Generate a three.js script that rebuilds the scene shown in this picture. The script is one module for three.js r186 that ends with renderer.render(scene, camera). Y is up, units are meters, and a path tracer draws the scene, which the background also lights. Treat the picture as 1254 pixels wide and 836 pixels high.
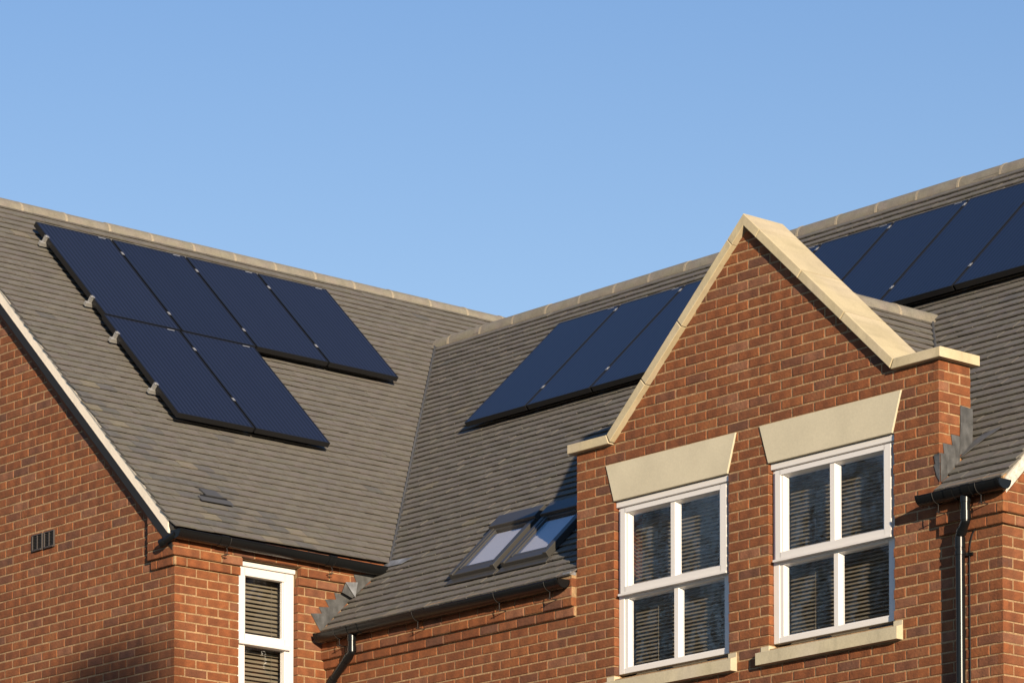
import * as THREE from 'three';
import { mergeGeometries } from 'three/addons/utils/BufferGeometryUtils.js';
import { RoundedBoxGeometry } from 'three/addons/geometries/RoundedBoxGeometry.js';

// ---------------------------------------------------------------- camera, sky, sun, exposure
const G = 8.7;                                   // height of the kneeler stones above the ground
const D2R = Math.PI / 180;
const scene = new THREE.Scene();
const PPY = 1390.55, FOCAL = 4704.6;             // shifted lens: verticals stay upright
const camera = new THREE.PerspectiveCamera(2 * Math.atan(PPY / FOCAL) / D2R, 1254 / (2 * PPY), 0.5, 2000);
camera.setViewOffset(1254, 2 * PPY, 0, 0, 1254, 836);
camera.position.set(21.962, G - 7.039, 19.905);
camera.rotation.set(3.3027 * D2R, 48.7865 * D2R, 0, 'YXZ');
camera.updateMatrixWorld(true);
camera.updateProjectionMatrix();

const sunAz = 65 * D2R, sunEl = 10.5 * D2R;
const sunDir = new THREE.Vector3(Math.sin(sunAz) * Math.cos(sunEl), Math.sin(sunEl), Math.cos(sunAz) * Math.cos(sunEl));
{ // clear winter sky: a smooth fall of brightness from the horizon to the zenith
  const W = 64, H = 512, d = new Float32Array(W * H * 4);
  for (let j = 0; j < H; j++) {
    const el = ((j + 0.5) / H - 0.5) * 180;
    const k = Math.exp(-Math.hypot(Math.max(0, el), 10) / 8), zen = [0.051, 0.161, 0.425], add = [1.72, 2.01, 1.38];
    const deep = 1 - 0.4 * THREE.MathUtils.smoothstep(el, 22, 75);
    for (let i = 0; i < W; i++) {
      // scattering by clear air: palest towards and away from the sun, deepest at right angles to it
      const az = ((i + 0.5) / W - 0.5) * 2 * Math.PI, ce = Math.cos(el * D2R), cg = Math.cos(az) * ce * sunDir.x + Math.sin(el * D2R) * sunDir.y + Math.sin(az) * ce * sunDir.z;
      const ray = (0.55 + 0.45 * cg * cg) / 0.93;
      for (let c = 0; c < 3; c++) d[(j * W + i) * 4 + c] = el < 0 ? [0.1, 0.095, 0.085][c] : (zen[c] + add[c] * k) * deep * ray;
      d[(j * W + i) * 4 + 3] = 1;
    }
  }
  const t = new THREE.DataTexture(d, W, H, THREE.RGBAFormat, THREE.FloatType);
  t.mapping = THREE.EquirectangularReflectionMapping; t.magFilter = t.minFilter = THREE.LinearFilter; t.needsUpdate = true;
  scene.background = t; scene.environment = t;
}
const sun = new THREE.DirectionalLight(new THREE.Color().setRGB(1, 0.83, 0.61), 5);
sun.name = 'sun';
sun.position.copy(sunDir).multiplyScalar(60).add(new THREE.Vector3(0, G, 0));
sun.target.position.set(0, G, 0);
sun.castShadow = true; sun.shadow.mapSize.set(4096, 4096);
Object.assign(sun.shadow.camera, { left: -16, right: 16, top: 14, bottom: -14, near: 1, far: 140 });
scene.add(sun, sun.target);
const renderer = new THREE.WebGLRenderer({ antialias: true });
renderer.toneMapping = THREE.LinearToneMapping;
renderer.toneMappingExposure = 1.6;
renderer.shadowMap.enabled = true;

// ---------------------------------------------------------------- helpers
let seed = 7;
const rnd = () => { seed = (seed * 1664525 + 1013904223) >>> 0; return seed / 4294967296; };
const rr = (a, b) => a + (b - a) * rnd();
const V3 = (x, y, z) => new THREE.Vector3(x, y, z);

function noiseTex(size, fn, srgb) {              // tileable value noise textures
  const grid = {};
  const lat = (n, s) => grid[n + '_' + s] ??= Float32Array.from({ length: n * n }, rnd);
  const vn = (u, v, n, s = 0, m = n) => {        // n cells across, m cells up
    const g = lat(Math.max(n, m), s), N = Math.max(n, m), x = u * n, y = v * m, xi = Math.floor(x), yi = Math.floor(y);
    let fx = x - xi, fy = y - yi; fx = fx * fx * (3 - 2 * fx); fy = fy * fy * (3 - 2 * fy);
    const a = g[(yi % m) * N + xi % n], b = g[(yi % m) * N + (xi + 1) % n], c = g[((yi + 1) % m) * N + xi % n], e = g[((yi + 1) % m) * N + (xi + 1) % n];
    return (a + (b - a) * fx) * (1 - fy) + (c + (e - c) * fx) * fy;
  };
  const data = new Uint8Array(size * size * 4);
  for (let y = 0; y < size; y++) for (let x = 0; x < size; x++) {
    const r = fn(x / size, y / size, vn);
    for (let c = 0; c < 3; c++) data[(y * size + x) * 4 + c] = Math.max(0, Math.min(255, 255 * (Array.isArray(r) ? r[c] : r)));
    data[(y * size + x) * 4 + 3] = 255;
  }
  const t = new THREE.DataTexture(data, size, size);
  t.wrapS = t.wrapT = THREE.RepeatWrapping; t.magFilter = THREE.LinearFilter; t.minFilter = THREE.LinearMipmapLinearFilter; t.generateMipmaps = true;
  if (srgb) t.colorSpace = THREE.SRGBColorSpace;
  t.needsUpdate = true;
  return t;
}
const fbm = (vn, u, v, n, s = 0) => 0.5 * vn(u, v, n, s) + 0.27 * vn(u, v, n * 2, s + 1) + 0.15 * vn(u, v, n * 4, s + 2) + 0.08 * vn(u, v, n * 8, s + 3);

// texture coordinates in metres, taken from the side a face points to
function metreUV(geo, scale = 1, ou = 0, ov = 0) {
  const g = geo.index ? geo.toNonIndexed() : geo;
  if (!g.attributes.normal) g.computeVertexNormals();
  const p = g.attributes.position, n = g.attributes.normal, uv = new Float32Array(p.count * 2);
  for (let i = 0; i < p.count; i += 3) {
    let nx = 0, ny = 0, nz = 0;
    for (let k = 0; k < 3; k++) { nx += Math.abs(n.getX(i + k)); ny += Math.abs(n.getY(i + k)); nz += Math.abs(n.getZ(i + k)); }
    for (let k = 0; k < 3; k++) {
      const x = p.getX(i + k), y = p.getY(i + k), z = p.getZ(i + k);
      const [a, b] = nz >= nx && nz >= ny ? [x, y] : nx >= ny ? [z, y] : [x, z];
      uv[(i + k) * 2] = a * scale + ou; uv[(i + k) * 2 + 1] = b * scale + ov;
    }
  }
  g.setAttribute('uv', new THREE.BufferAttribute(uv, 2));
  return g;
}
const box = (x0, x1, y0, y1, z0, z1) => new THREE.BoxGeometry(x1 - x0, y1 - y0, z1 - z0).translate((x0 + x1) / 2, (y0 + y1) / 2, (z0 + z1) / 2);
const cbox = (x0, x1, y0, y1, z0, z1, r = 0.004) => new RoundedBoxGeometry(x1 - x0, y1 - y0, z1 - z0, 1, r).translate((x0 + x1) / 2, (y0 + y1) / 2, (z0 + z1) / 2);
const join = (list) => mergeGeometries(list.map((g) => { const h = g.index ? g.toNonIndexed() : g; for (const k of Object.keys(h.attributes)) if (!['position', 'normal', 'uv'].includes(k)) h.deleteAttribute(k); return h; }));
function slab(pts, z0, z1, holes = [], bevel = 0) {   // a polygon in x,y pulled out between z0 and z1
  const s = new THREE.Shape(pts.map((p) => new THREE.Vector2(...p)));
  for (const h of holes) s.holes.push(new THREE.Path(h.map((p) => new THREE.Vector2(...p))));
  return new THREE.ExtrudeGeometry(s, { depth: z1 - z0 - 2 * bevel, bevelEnabled: bevel > 0, bevelSize: bevel, bevelThickness: bevel, bevelOffset: -bevel, bevelSegments: 1, curveSegments: 12 }).translate(0, 0, z0 + bevel);
}
const rect = (x0, x1, y0, y1) => [[x0, y0], [x1, y0], [x1, y1], [x0, y1]];
const tube = (pts, r, seg = 10, n) => new THREE.TubeGeometry(new THREE.CatmullRomCurve3(pts.map((p) => V3(...p)), false, 'catmullrom', 0.1), n ?? pts.length * 6, r, seg);
function rod(a, b, r, seg = 12, open = false) {
  const A = V3(...a), B = V3(...b), d = B.clone().sub(A);
  const g = new THREE.CylinderGeometry(r, r, d.length(), seg, 1, open);
  g.applyQuaternion(new THREE.Quaternion().setFromUnitVectors(V3(0, 1, 0), d.clone().normalize()));
  return g.translate((A.x + B.x) / 2, (A.y + B.y) / 2, (A.z + B.z) / 2);
}
function clip(poly, planes) {                    // keeps a*x + b*y <= c
  for (const [a, b, c] of planes) {
    const out = [];
    for (let i = 0; i < poly.length; i++) {
      const p = poly[i], q = poly[(i + 1) % poly.length], dp = a * p[0] + b * p[1] - c, dq = a * q[0] + b * q[1] - c;
      if (dp <= 1e-9) out.push(p);
      if ((dp < -1e-9 && dq > 1e-9) || (dp > 1e-9 && dq < -1e-9)) { const k = dp / (dp - dq); out.push([p[0] + (q[0] - p[0]) * k, p[1] + (q[1] - p[1]) * k]); }
    }
    poly = out;
    if (poly.length < 3) return null;
  }
  let area = 0;
  for (let i = 0; i < poly.length; i++) { const p = poly[i], q = poly[(i + 1) % poly.length]; area += p[0] * q[1] - q[0] * p[1]; }
  return Math.abs(area) / 2 < 2e-4 ? null : poly;
}
const shadows = (o) => { o.traverse((m) => { if (m.isMesh) { m.castShadow = true; m.receiveShadow = true; } }); return o; };
function mesh(name, geo, mat, parent, pos) {
  const m = new THREE.Mesh(geo, mat); m.name = name; if (pos) m.position.set(...pos); parent.add(m); return m;
}
function group(name, parent, pos = [0, 0, 0]) { const g = new THREE.Group(); g.name = name; g.position.set(...pos); parent.add(g); return g; }
const used = {};
const numbered = (n) => { used[n] = (used[n] ?? -1) + 1; return used[n] ? n + '_' + String(used[n]).padStart(3, '0') : n; };
function tag(o, label, category, grp, kind) { Object.assign(o.userData, { label, category }); if (grp) o.userData.group = grp; if (kind) o.userData.kind = kind; return o; }

// ---------------------------------------------------------------- materials
const lin = (r, g, b) => new THREE.Color().setRGB(r, g, b);
const brickGrain = noiseTex(512, (u, v, vn) => {
  const a = fbm(vn, u, v, 10), f = vn(u, v, 220, 9), sp = vn(u, v, 190, 5), sm = vn(u, v, 7, 6);
  let k = 0.74 + 0.3 * a + 0.2 * (f - 0.5); if (sp > 0.9) k *= 0.86; const w = Math.max(0, sm - 0.72) * 0.9 * vn(u, v, 60, 8);
  return [Math.min(1, k + w * 0.55), Math.min(1, k * 0.985 + w), Math.min(1, k * 0.97 + w * 1.15)];
}, true);
const brickBump = noiseTex(512, (u, v, vn) => 0.4 * vn(u, v, 40, 0) + 0.35 * vn(u, v, 110, 1) + 0.25 * vn(u, v, 240, 2));
const tileGrain = noiseTex(512, (u, v, vn) => { const k = 0.8 + 0.13 * fbm(vn, u, v, 8) + 0.2 * (vn(u, v, 200, 9) - 0.5) + (vn(u, v, 128, 7) > 0.95 ? 0.2 : 0); return [k, k * (0.985 + 0.03 * vn(u, v, 6, 11)), k * (0.96 + 0.05 * vn(u, v, 5, 12))]; }, true);
const stoneGrain = noiseTex(512, (u, v, vn) => { const st = vn(u, v, 26, 3, 3), k = 0.84 + 0.13 * fbm(vn, u, v, 6) + 0.06 * (vn(u, v, 180, 9) - 0.5) - 0.13 * Math.max(0, st - 0.55) * vn(u, v, 5, 13); return [k, k * 0.995, k * (0.965 + 0.05 * vn(u, v, 5, 8))]; }, true);
const lintelGrain = noiseTex(256, (u, v, vn) => 0.9 + 0.08 * fbm(vn, u, v, 4) + 0.04 * (vn(u, v, 120, 9) - 0.5), true);
const mortarGrain = noiseTex(256, (u, v, vn) => 0.68 + 0.3 * fbm(vn, u, v, 10) + 0.2 * (vn(u, v, 120, 9) - 0.5), true);
const leadGrain = noiseTex(256, (u, v, vn) => { const k = 0.5 + 0.45 * fbm(vn, u, v, 5) + 0.2 * Math.max(0, vn(u, v, 18, 9, 4) - 0.5); return [k, k, k * 1.02]; }, true);
const fineBump = noiseTex(256, (u, v, vn) => 0.6 * vn(u, v, 60, 0) + 0.4 * vn(u, v, 120, 1));
const paneWarp = noiseTex(512, (u, v, vn) => 0.6 * vn(u, v, 3, 0) + 0.3 * vn(u, v, 6, 1) + 0.1 * vn(u, v, 12, 2));
const panelPrint = (() => {                      // thin pale conductor lines printed on the dark cells
  const W = 512, H = 64, d = new Uint8Array(W * H * 4), lines = 17;
  for (let y = 0; y < H; y++) for (let x = 0; x < W; x++) {
    const f = ((x + 0.5) / W * lines) % 1, on = Math.abs(f - 0.5) < 0.18 ? 1 : 0, k = 1;
    const o = (y * W + x) * 4; d[o] = (128 + on * 127) * k; d[o + 1] = (132 + on * 123) * k; d[o + 2] = (150 + on * 105) * k; d[o + 3] = 255;
  }
  const t = new THREE.DataTexture(d, W, H); t.colorSpace = THREE.SRGBColorSpace; t.magFilter = THREE.LinearFilter; t.minFilter = THREE.LinearMipmapLinearFilter; t.generateMipmaps = true; t.needsUpdate = true; return t;
})();
const std = (o) => new THREE.MeshStandardMaterial(o);
const brickTones = [[0.247, 0.079, 0.024], [0.230, 0.073, 0.022], [0.213, 0.068, 0.022], [0.259, 0.087, 0.027], [0.199, 0.064, 0.022], [0.228, 0.079, 0.029], [0.178, 0.065, 0.030], [0.151, 0.061, 0.033], [0.248, 0.101, 0.050], [0.220, 0.071, 0.022]];
const brickOdds = [3, 4, 4, 2, 3, 3, 1.5, 0.7, 1.6, 3];
const pickTone = (odds) => { let r = rnd() * odds.reduce((a, b) => a + b); for (let i = 0; i < odds.length; i++) if ((r -= odds[i]) < 0) return i; return 0; };
const brickMats = brickTones.map((c) => std({ color: lin(...c), map: brickGrain, bumpMap: brickBump, bumpScale: 0.003, roughness: 0.93 }));
const brickField = std({ vertexColors: true, map: brickGrain, bumpMap: brickBump, bumpScale: 0.003, roughness: 0.93 });
const mortarMat = std({ color: lin(0.43, 0.27, 0.137), map: mortarGrain, bumpMap: fineBump, bumpScale: 0.003, roughness: 1 });
const beddingMat = std({ color: lin(0.42, 0.355, 0.26), map: mortarGrain, bumpMap: fineBump, bumpScale: 0.002, roughness: 1 });
const tileTones = [[0.174, 0.156, 0.138], [0.167, 0.15, 0.134], [0.18, 0.162, 0.143], [0.162, 0.147, 0.132], [0.172, 0.157, 0.14], [0.222, 0.194, 0.152], [0.136, 0.129, 0.126]];
const tileOdds = [4, 4, 3, 3, 3, 0.06, 0.1], tileOddsMixed = [2, 2, 2, 2, 2, 3.2, 4];
const tileMats = tileTones.map((c) => std({ color: lin(...c), map: tileGrain, bumpMap: fineBump, bumpScale: 0.002, roughness: 0.9 }));
const tileField = std({ vertexColors: true, map: tileGrain, bumpMap: fineBump, bumpScale: 0.002, roughness: 0.9 });
const ridgeMat = std({ color: lin(0.26, 0.23, 0.188), map: tileGrain, bumpMap: fineBump, bumpScale: 0.002, roughness: 0.88 });
const deckMat = std({ color: lin(0.045, 0.04, 0.035), roughness: 1 });
const stoneMat = std({ color: lin(0.575, 0.485, 0.315), map: stoneGrain, bumpMap: fineBump, bumpScale: 0.0006, roughness: 0.9 });
const lintelMat = std({ color: lin(0.6, 0.535, 0.385), map: lintelGrain, bumpMap: fineBump, bumpScale: 0.0003, roughness: 0.88 });
const sillMat = std({ color: lin(0.58, 0.51, 0.36), map: stoneGrain, bumpMap: fineBump, bumpScale: 0.0008, roughness: 0.9 });
const leadMat = std({ color: lin(0.165, 0.165, 0.157), map: leadGrain, bumpMap: fineBump, bumpScale: 0.002, metalness: 0.15, roughness: 0.55 });
const paleLead = std({ color: lin(0.5, 0.52, 0.53), map: leadGrain, metalness: 0.4, roughness: 0.45 });
const upvc = std({ color: lin(0.66, 0.63, 0.6), roughness: 0.32 });
const blackPlastic = new THREE.MeshPhysicalMaterial({ color: lin(0.007, 0.0075, 0.008), roughness: 0.26, specularIntensity: 0.55 });
const blackBoard = std({ color: lin(0.007, 0.007, 0.008), roughness: 0.75 });
const ironMat = std({ color: lin(0.03, 0.028, 0.027), roughness: 0.6, metalness: 0.5 });
const darkMetal = std({ color: lin(0.06, 0.057, 0.052), roughness: 0.42, metalness: 0.25 });
const alu = std({ color: lin(0.45, 0.44, 0.42), roughness: 0.45, metalness: 0.6 });
const dullAlu = std({ color: lin(0.34, 0.34, 0.35), roughness: 0.5, metalness: 0.5 });
const panelFrame = std({ color: lin(0.013, 0.013, 0.014), roughness: 0.4, metalness: 0.3 });
const panelGlass = [[0.0195, 0.023, 0.042], [0.018, 0.0215, 0.0395], [0.021, 0.025, 0.0445]].map((c, i) => new THREE.MeshPhysicalMaterial({ map: panelPrint, color: lin(...c), roughness: 0.55, specularIntensity: 0.6, clearcoat: 0.35, clearcoatRoughness: 0.06 + 0.03 * i }));
const glass = new THREE.MeshPhysicalMaterial({ color: 0xffffff, transmission: 1, thickness: 0, roughness: 0.0, ior: 2.05, bumpMap: paneWarp, bumpScale: 0.0035 });
const roofGlass = new THREE.MeshPhysicalMaterial({ color: 0xffffff, transmission: 1, thickness: 0, roughness: 0.0, ior: 1.75 });
const slatMat = std({ color: lin(0.185, 0.158, 0.112), roughness: 0.55 });
const roomMat = std({ color: lin(0.5, 0.45, 0.38), roughness: 1 });
const plainBrick = std({ color: lin(0.37, 0.13, 0.06), map: brickGrain, roughness: 0.95 });

// ---------------------------------------------------------------- the setting
{
  const g = mesh('ground', new THREE.CircleGeometry(900, 64).rotateX(-Math.PI / 2), std({ color: lin(0.1, 0.1, 0.085), roughness: 1 }), scene);
  g.userData.kind = 'structure';
}

// ---------------------------------------------------------------- the house: shape constants (y = 0 at the foot of the kneelers)
const T = 0.97265, SL = Math.hypot(1, T), TH = Math.atan(T);
const XL = -3.142, ZF = 1.57, XR = 4.401, DW = 3.815, DC = DW / 2;        // wing side wall, wing gable, right end, dormer width, dormer centre
const RID = { y: 2.8174, z: -3.8297, ly: 3.4276, lx: -6.885, dy: 1.05 };    // apexes of the tiled planes
const mainY = (z) => RID.y - (z - RID.z) * T, leftY = (x) => RID.ly - (x - RID.lx) * T;
const house = new THREE.Group(); house.name = 'brick_house'; scene.add(house);
tag(house, 'red brick house with grey tiled roofs, a stone-coped gable dormer and a projecting wing', 'house');
const part = (name, geo, mat) => mesh(name, geo, mat, house, [0, G, 0]);

const ndc = new THREE.Vector3();
function inView(obj, local) {                    // used only to choose which pieces become parts of their own
  ndc.copy(local).applyMatrix4(obj.matrixWorld); const d = ndc.distanceTo(camera.position); ndc.project(camera);
  return Math.abs(ndc.x) < 1.02 && Math.abs(ndc.y) < 1.03 && ndc.z < 1 ? d : Infinity;
}

// pieces (bricks or tiles): the nearest 300 in view are meshes of their own, the rest one merged part
function lay(parent, pieces, name, fieldName, mats, tones, fieldMat, limit = 300) {
  parent.updateWorldMatrix(true, false);
  for (const p of pieces) p.d = inView(parent, p.at);
  const order = [...pieces].sort((a, b) => a.d - b.d), rest = [];
  order.forEach((p, i) => {
    if (i < limit && p.d < Infinity) {
      const m = mesh(name, p.geo, mats[p.tone], parent); m.position.copy(p.at); if (p.rot) m.rotation.copy(p.rot);
    } else rest.push(p);
  });
  if (!rest.length) return;
  const gs = rest.map((p) => {
    const g = p.geo.clone(); g.applyMatrix4(new THREE.Matrix4().compose(p.at, new THREE.Quaternion().setFromEuler(p.rot ?? new THREE.Euler()), V3(1, 1, 1)));
    const n = g.attributes.position.count, c = new Float32Array(n * 3), t = tones[p.tone]; for (let i = 0; i < n; i++) c.set(t, i * 3);
    g.setAttribute('color', new THREE.BufferAttribute(c, 3)); return g;
  });
  const f = mesh(fieldName, mergeGeometries(gs), fieldMat, parent); f.userData.kind = 'stuff';
}

// ---- bricks
const BD = 0.052;
const brickCache = {};
function brickGeo(poly, variant) {               // a brick face with chamfered arrises; poly is convex, anticlockwise, around its own centre
  const n = poly.length, b = 0.005, pos = [], cx = poly.reduce((a, p) => a + p[0], 0) / n, cy = poly.reduce((a, p) => a + p[1], 0) / n;
  const inn = poly.map((p) => { const dx = p[0] - cx, dy = p[1] - cy; return [p[0] - Math.sign(dx) * Math.min(b, Math.abs(dx)), p[1] - Math.sign(dy) * Math.min(b, Math.abs(dy))]; });
  const tri = (a, c, e) => pos.push(...a, ...c, ...e), P = (p, z) => [p[0], p[1], z];
  for (let i = 1; i < n - 1; i++) tri(P(inn[0], 0), P(inn[i], 0), P(inn[i + 1], 0));
  for (let i = 0; i < n; i++) {
    const j = (i + 1) % n, z1 = -b, z2 = -BD;
    tri(P(inn[i], 0), P(poly[i], z1), P(poly[j], z1)); tri(P(inn[i], 0), P(poly[j], z1), P(inn[j], 0));
    tri(P(poly[i], z1), P(poly[i], z2), P(poly[j], z2)); tri(P(poly[i], z1), P(poly[j], z2), P(poly[j], z1));
  }
  const g = new THREE.BufferGeometry(); g.setAttribute('position', new THREE.Float32BufferAttribute(pos, 3)); g.computeVertexNormals();
  return metreUV(g, 1.6, variant * 0.37, variant * 0.61);
}
function bricks(o) {                             // o: { k0, k1 courses, spans(yMid) -> lists of clip planes, phase, front(k,u), parity }
  const out = [];
  for (let k = o.k0; k <= o.k1; k++) {
    const yb = -0.075 * (k + 1) + 0.005, yt = -0.075 * k - 0.005, ym = (yb + yt) / 2;
    const off = ((k + o.parity) & 1) ? 0.1125 : 0;
    for (const planes of o.spans(ym, k)) {
      for (let i = Math.floor((o.u0 - o.phase) / 0.225) - 1; i * 0.225 + o.phase < o.u1 + 0.3; i++) {
        const u0 = o.phase + off + i * 0.225 + 0.005, u1 = u0 + 0.215;
        const poly = clip(rect(u0, u1, yb, yt), planes); if (!poly) continue;
        const xs = poly.map((p) => p[0]), ys = poly.map((p) => p[1]), w = Math.max(...xs) - Math.min(...xs), h = Math.max(...ys) - Math.min(...ys); if (w < 0.018) continue;
        const cx = (Math.max(...xs) + Math.min(...xs)) / 2, cy = (Math.max(...ys) + Math.min(...ys)) / 2, variant = Math.floor(rnd() * 6);
        const whole = poly.length === 4 && h > 0.0649 && Math.abs(Math.abs(poly[0][0] - poly[2][0]) - w) < 1e-6 && Math.abs(poly[0][0] - poly[3][0]) < 1e-6;
        const key = Math.round(w * 500) + '_' + variant;
        let geo;
        if (whole) geo = brickCache[key] ??= brickGeo(rect(-w / 2, w / 2, -h / 2, h / 2), variant);
        else geo = brickGeo(poly.map((p) => [p[0] - cx, p[1] - cy]), variant);
        out.push({ geo, at: V3(cx + rr(-0.001, 0.001), cy + rr(-0.001, 0.001), (o.front ? o.front(k, cx) : 0) + rr(-0.0016, 0.0016)), rot: new THREE.Euler(rr(-0.008, 0.008), rr(-0.006, 0.006), rr(-0.004, 0.004)), tone: pickTone(brickOdds) });
      }
    }
  }
  return out;
}
const between = (a, b) => [[-1, 0, -a], [1, 0, b]];
const MF = -0.0045;                               // mortar face behind the brick faces
function wall(name, pos, turn, slabs, pieces, limit) {
  const m = mesh(name, metreUV(join(slabs), 1.3), mortarMat, house, [pos[0], G + pos[1], pos[2]]); m.rotation.y = turn;
  lay(m, pieces, 'brick', 'brick_field', brickMats, brickTones, brickField, limit);
  return m;
}
const LOW = -3.0;
// openings of the front wall
const wins = [[0.435, 1.685], [2.115, 3.365]];
const winTop = -0.45, winBot = -1.8;
{ // front wall below the kneelers
  const EV = -0.93, spans = (y, k) => {
    if (k < 12) {                                // dormer only
      if (k < 2) return [between(0, DW)];
      if (k < 6) { const f = (-0.15 - y) / 0.3, e = 0.004; return [between(0, 9), between(0, 9), between(0, 9)].map((_, i) => {
        const sl = 0.0925 / 0.3;                 // splayed lintel ends
        const L = (w) => [1, sl, w - 0.0925 - sl * 0.15 - e], R = (w) => [-1, sl, -(w + 0.0925) - sl * 0.15 - e];
        return i === 0 ? [[-1, 0, 0], L(wins[0][0])] : i === 1 ? [R(wins[0][1]), L(wins[1][0])] : [R(wins[1][1]), [1, 0, DW]];
      }); }
      return [between(0, wins[0][0]), between(wins[0][1], wins[1][0]), between(wins[1][1], DW)];
    }
    const lo = k < 13 ? 0 : XL, hi = k < 13 ? DW : XR;
    if (k < 24) { const mid = k < 17 && k > 12; return mid ? [between(XL, -0.003), between(0, wins[0][0]), between(wins[0][1], wins[1][0]), between(wins[1][1], DW), between(DW + 0.003, XR + 0.05 - (k === 16 ? 0.025 : 0))] : [between(lo, wins[0][0]), between(wins[0][1], wins[1][0]), between(wins[1][1], hi)]; }
    if (k < 26) return [between(XL, wins[0][0] - 0.09), between(wins[0][1] + 0.09, wins[1][0] - 0.09), between(wins[1][1] + 0.09, XR)];
    return [between(XL, XR)];
  };
  const front = (k, u) => (k > 12 && k < 17 && (u < -0.001 || u > DW)) ? (k === 16 ? 0.025 : 0.05) : 0;
  const holes = wins.map(([a, b]) => rect(a - 0.01, b + 0.01, winBot - 0.03, winTop + 0.02));
  const outline = [[XL, LOW], [XR + MF, LOW], [XR + MF, EV], [DW + MF, EV], [DW + MF, -0.002], [0.004, -0.002], [0.004, EV], [XL, EV]];
  wall('front_wall', [0, 0, 0], 0, [slab(outline, -0.12, MF, holes),
    box(XL, -0.008, -1.195, EV, MF, 0.044), box(XL, -0.008, -1.27, -1.195, MF, 0.019), box(DW + 0.008, XR + 0.044, -1.195, EV, MF, 0.044), box(DW + 0.008, XR + 0.019, -1.27, -1.195, MF, 0.019)],
    bricks({ k0: 0, k1: 39, u0: XL, u1: XR, phase: DW + 0.005, parity: 0, spans, front }), 320);
}
// coping geometry
const CS = 0.923, CT = 1.467, CV = 0.0925;        // slope, apex of the stone, vertical thickness
{ // gable peak above the kneelers
  const rake = (o) => [[CS, 1, CT - CV - o + CS * DC], [-CS, 1, CT - CV - o - CS * DC]];
  const top = CT - CV, half = top / CS;
  wall('gable_peak', [0, 0, 0], 0, [slab([[DC - half, 0], [DC + half, 0], [DC, top]], -0.33, MF)],
    bricks({ k0: -20, k1: -1, u0: 0, u1: DW, phase: DW + 0.005, parity: 0, spans: () => [rake(0.002)] }));
}
{ // brick return of the parapet, facing right
  const low = (u) => mainY(-u);
  wall('parapet_return', [DW, 0, 0], Math.PI / 2, [box(0.1205, 0.33, -1.0, -0.002, -0.3, MF)],
    bricks({ k0: 0, k1: 12, u0: 0, u1: 0.335, phase: 0.005 - 0.01, parity: 1, spans: () => [between(0, 0.335)] }));
  const m = part('parapet_core', metreUV(slab([[0.01, -1.0], [0.4, -1.0], [0.4, -0.4], [3.4, -0.4], [3.4, -1.0], [DW - 0.02, -1.0], [DW - 0.02, -0.002], [0.01, -0.002]], -0.328, -0.121), 1.3), plainBrick); m.userData.label = 'brick core of the dormer wall behind its face';
}
{ // wing gable wall
  const u = (x) => x - XL, W = -7.6;
  const under = 0.15, rk = [T, 1, leftY(XL) - under], rkL = [-T, 1, leftY(RID.lx) - under + (RID.lx - XL) * -T];
  const ridgeTop = leftY(RID.lx) - under;
  const cor = -0.32;
  const spans = (y, k) => {
    if (k < 7) return [[...between(W, cor - 0.003), rk, rkL], [...between(cor, 0.05), rk]];
    if (k === 7) return [[...between(W, cor + 0.012), rk, rkL], [...between(cor + 0.015, 0.025), rk]];
    return [[...between(W, 0), rk, rkL]];
  };
  const front = (k, uu) => (uu > cor ? (k < 7 ? 0.05 : k === 7 ? 0.025 : 0) : 0);
  const yE = leftY(XL) - under;
  wall('gable_wall', [XL, 0, ZF], 0, [slab([[W, LOW], [MF, LOW], [MF, yE], [RID.lx - XL, ridgeTop], [W, yE]], -0.12, MF), slab([[cor + 0.006, -0.52], [0.044, -0.52], [0.044, yE - 0.04], [cor + 0.006, yE - (cor + 0.006) * T]], MF, 0.044), box(cor + 0.02, 0.019, -0.595, -0.52, MF, 0.019)],
    bricks({ k0: -44, k1: 39, u0: W, u1: 0, phase: 0.005, parity: 1, spans, front }), 330);
}
const lw = [0.655, 1.268];                        // wing window, measured along the side wall from the gable corner
{ // side wall of the wing, facing right
  const spans = (y, k) => {
    const roofline = [[T, -1, -mainY(ZF) + 0.0]];  // above the main slope where the wall runs behind its eaves
    const line = (a, b) => [...between(a, b), ...(k < 14 ? [[T, -1, 0.909 + T * ZF + 0.0]] : [])];
    const end = 2.25;
    if (k < 4) return [];
    if (k < 6) return [line(-0.014, end)];
    const e0 = k < 7 ? -0.05 : k === 7 ? -0.025 : 0;
    return [line(k < 7 ? -0.014 : 0, lw[0]), line(lw[1], k < 13 ? end : ZF)];
  };
  const front = (k) => (k < 7 ? 0.05 : k === 7 ? 0.025 : 0);
  const hole = rect(lw[0] - 0.01, lw[1] + 0.01, -1.83, -0.45);
  wall('side_wall', [XL, 0, ZF], Math.PI / 2, [slab([[0.1205, LOW], [2.3, LOW], [2.3, -0.34], [0.1205, -0.34]], -0.12, MF, [hole]),
    box(0.004, lw[0] - 0.006, -0.52, -0.34, MF, 0.044), box(0.004, lw[0] - 0.006, -0.595, -0.52, MF, 0.019), box(lw[1] + 0.006, 2.3, -0.52, -0.34, MF, 0.044), box(lw[1] + 0.006, 2.3, -0.595, -0.52, MF, 0.019), box(lw[0] - 0.006, lw[1] + 0.006, -0.445, -0.34, MF, 0.044)],
    bricks({ k0: 4, k1: 39, u0: 0, u1: 2.3, phase: -0.005, parity: 0, spans, front }));
}
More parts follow.
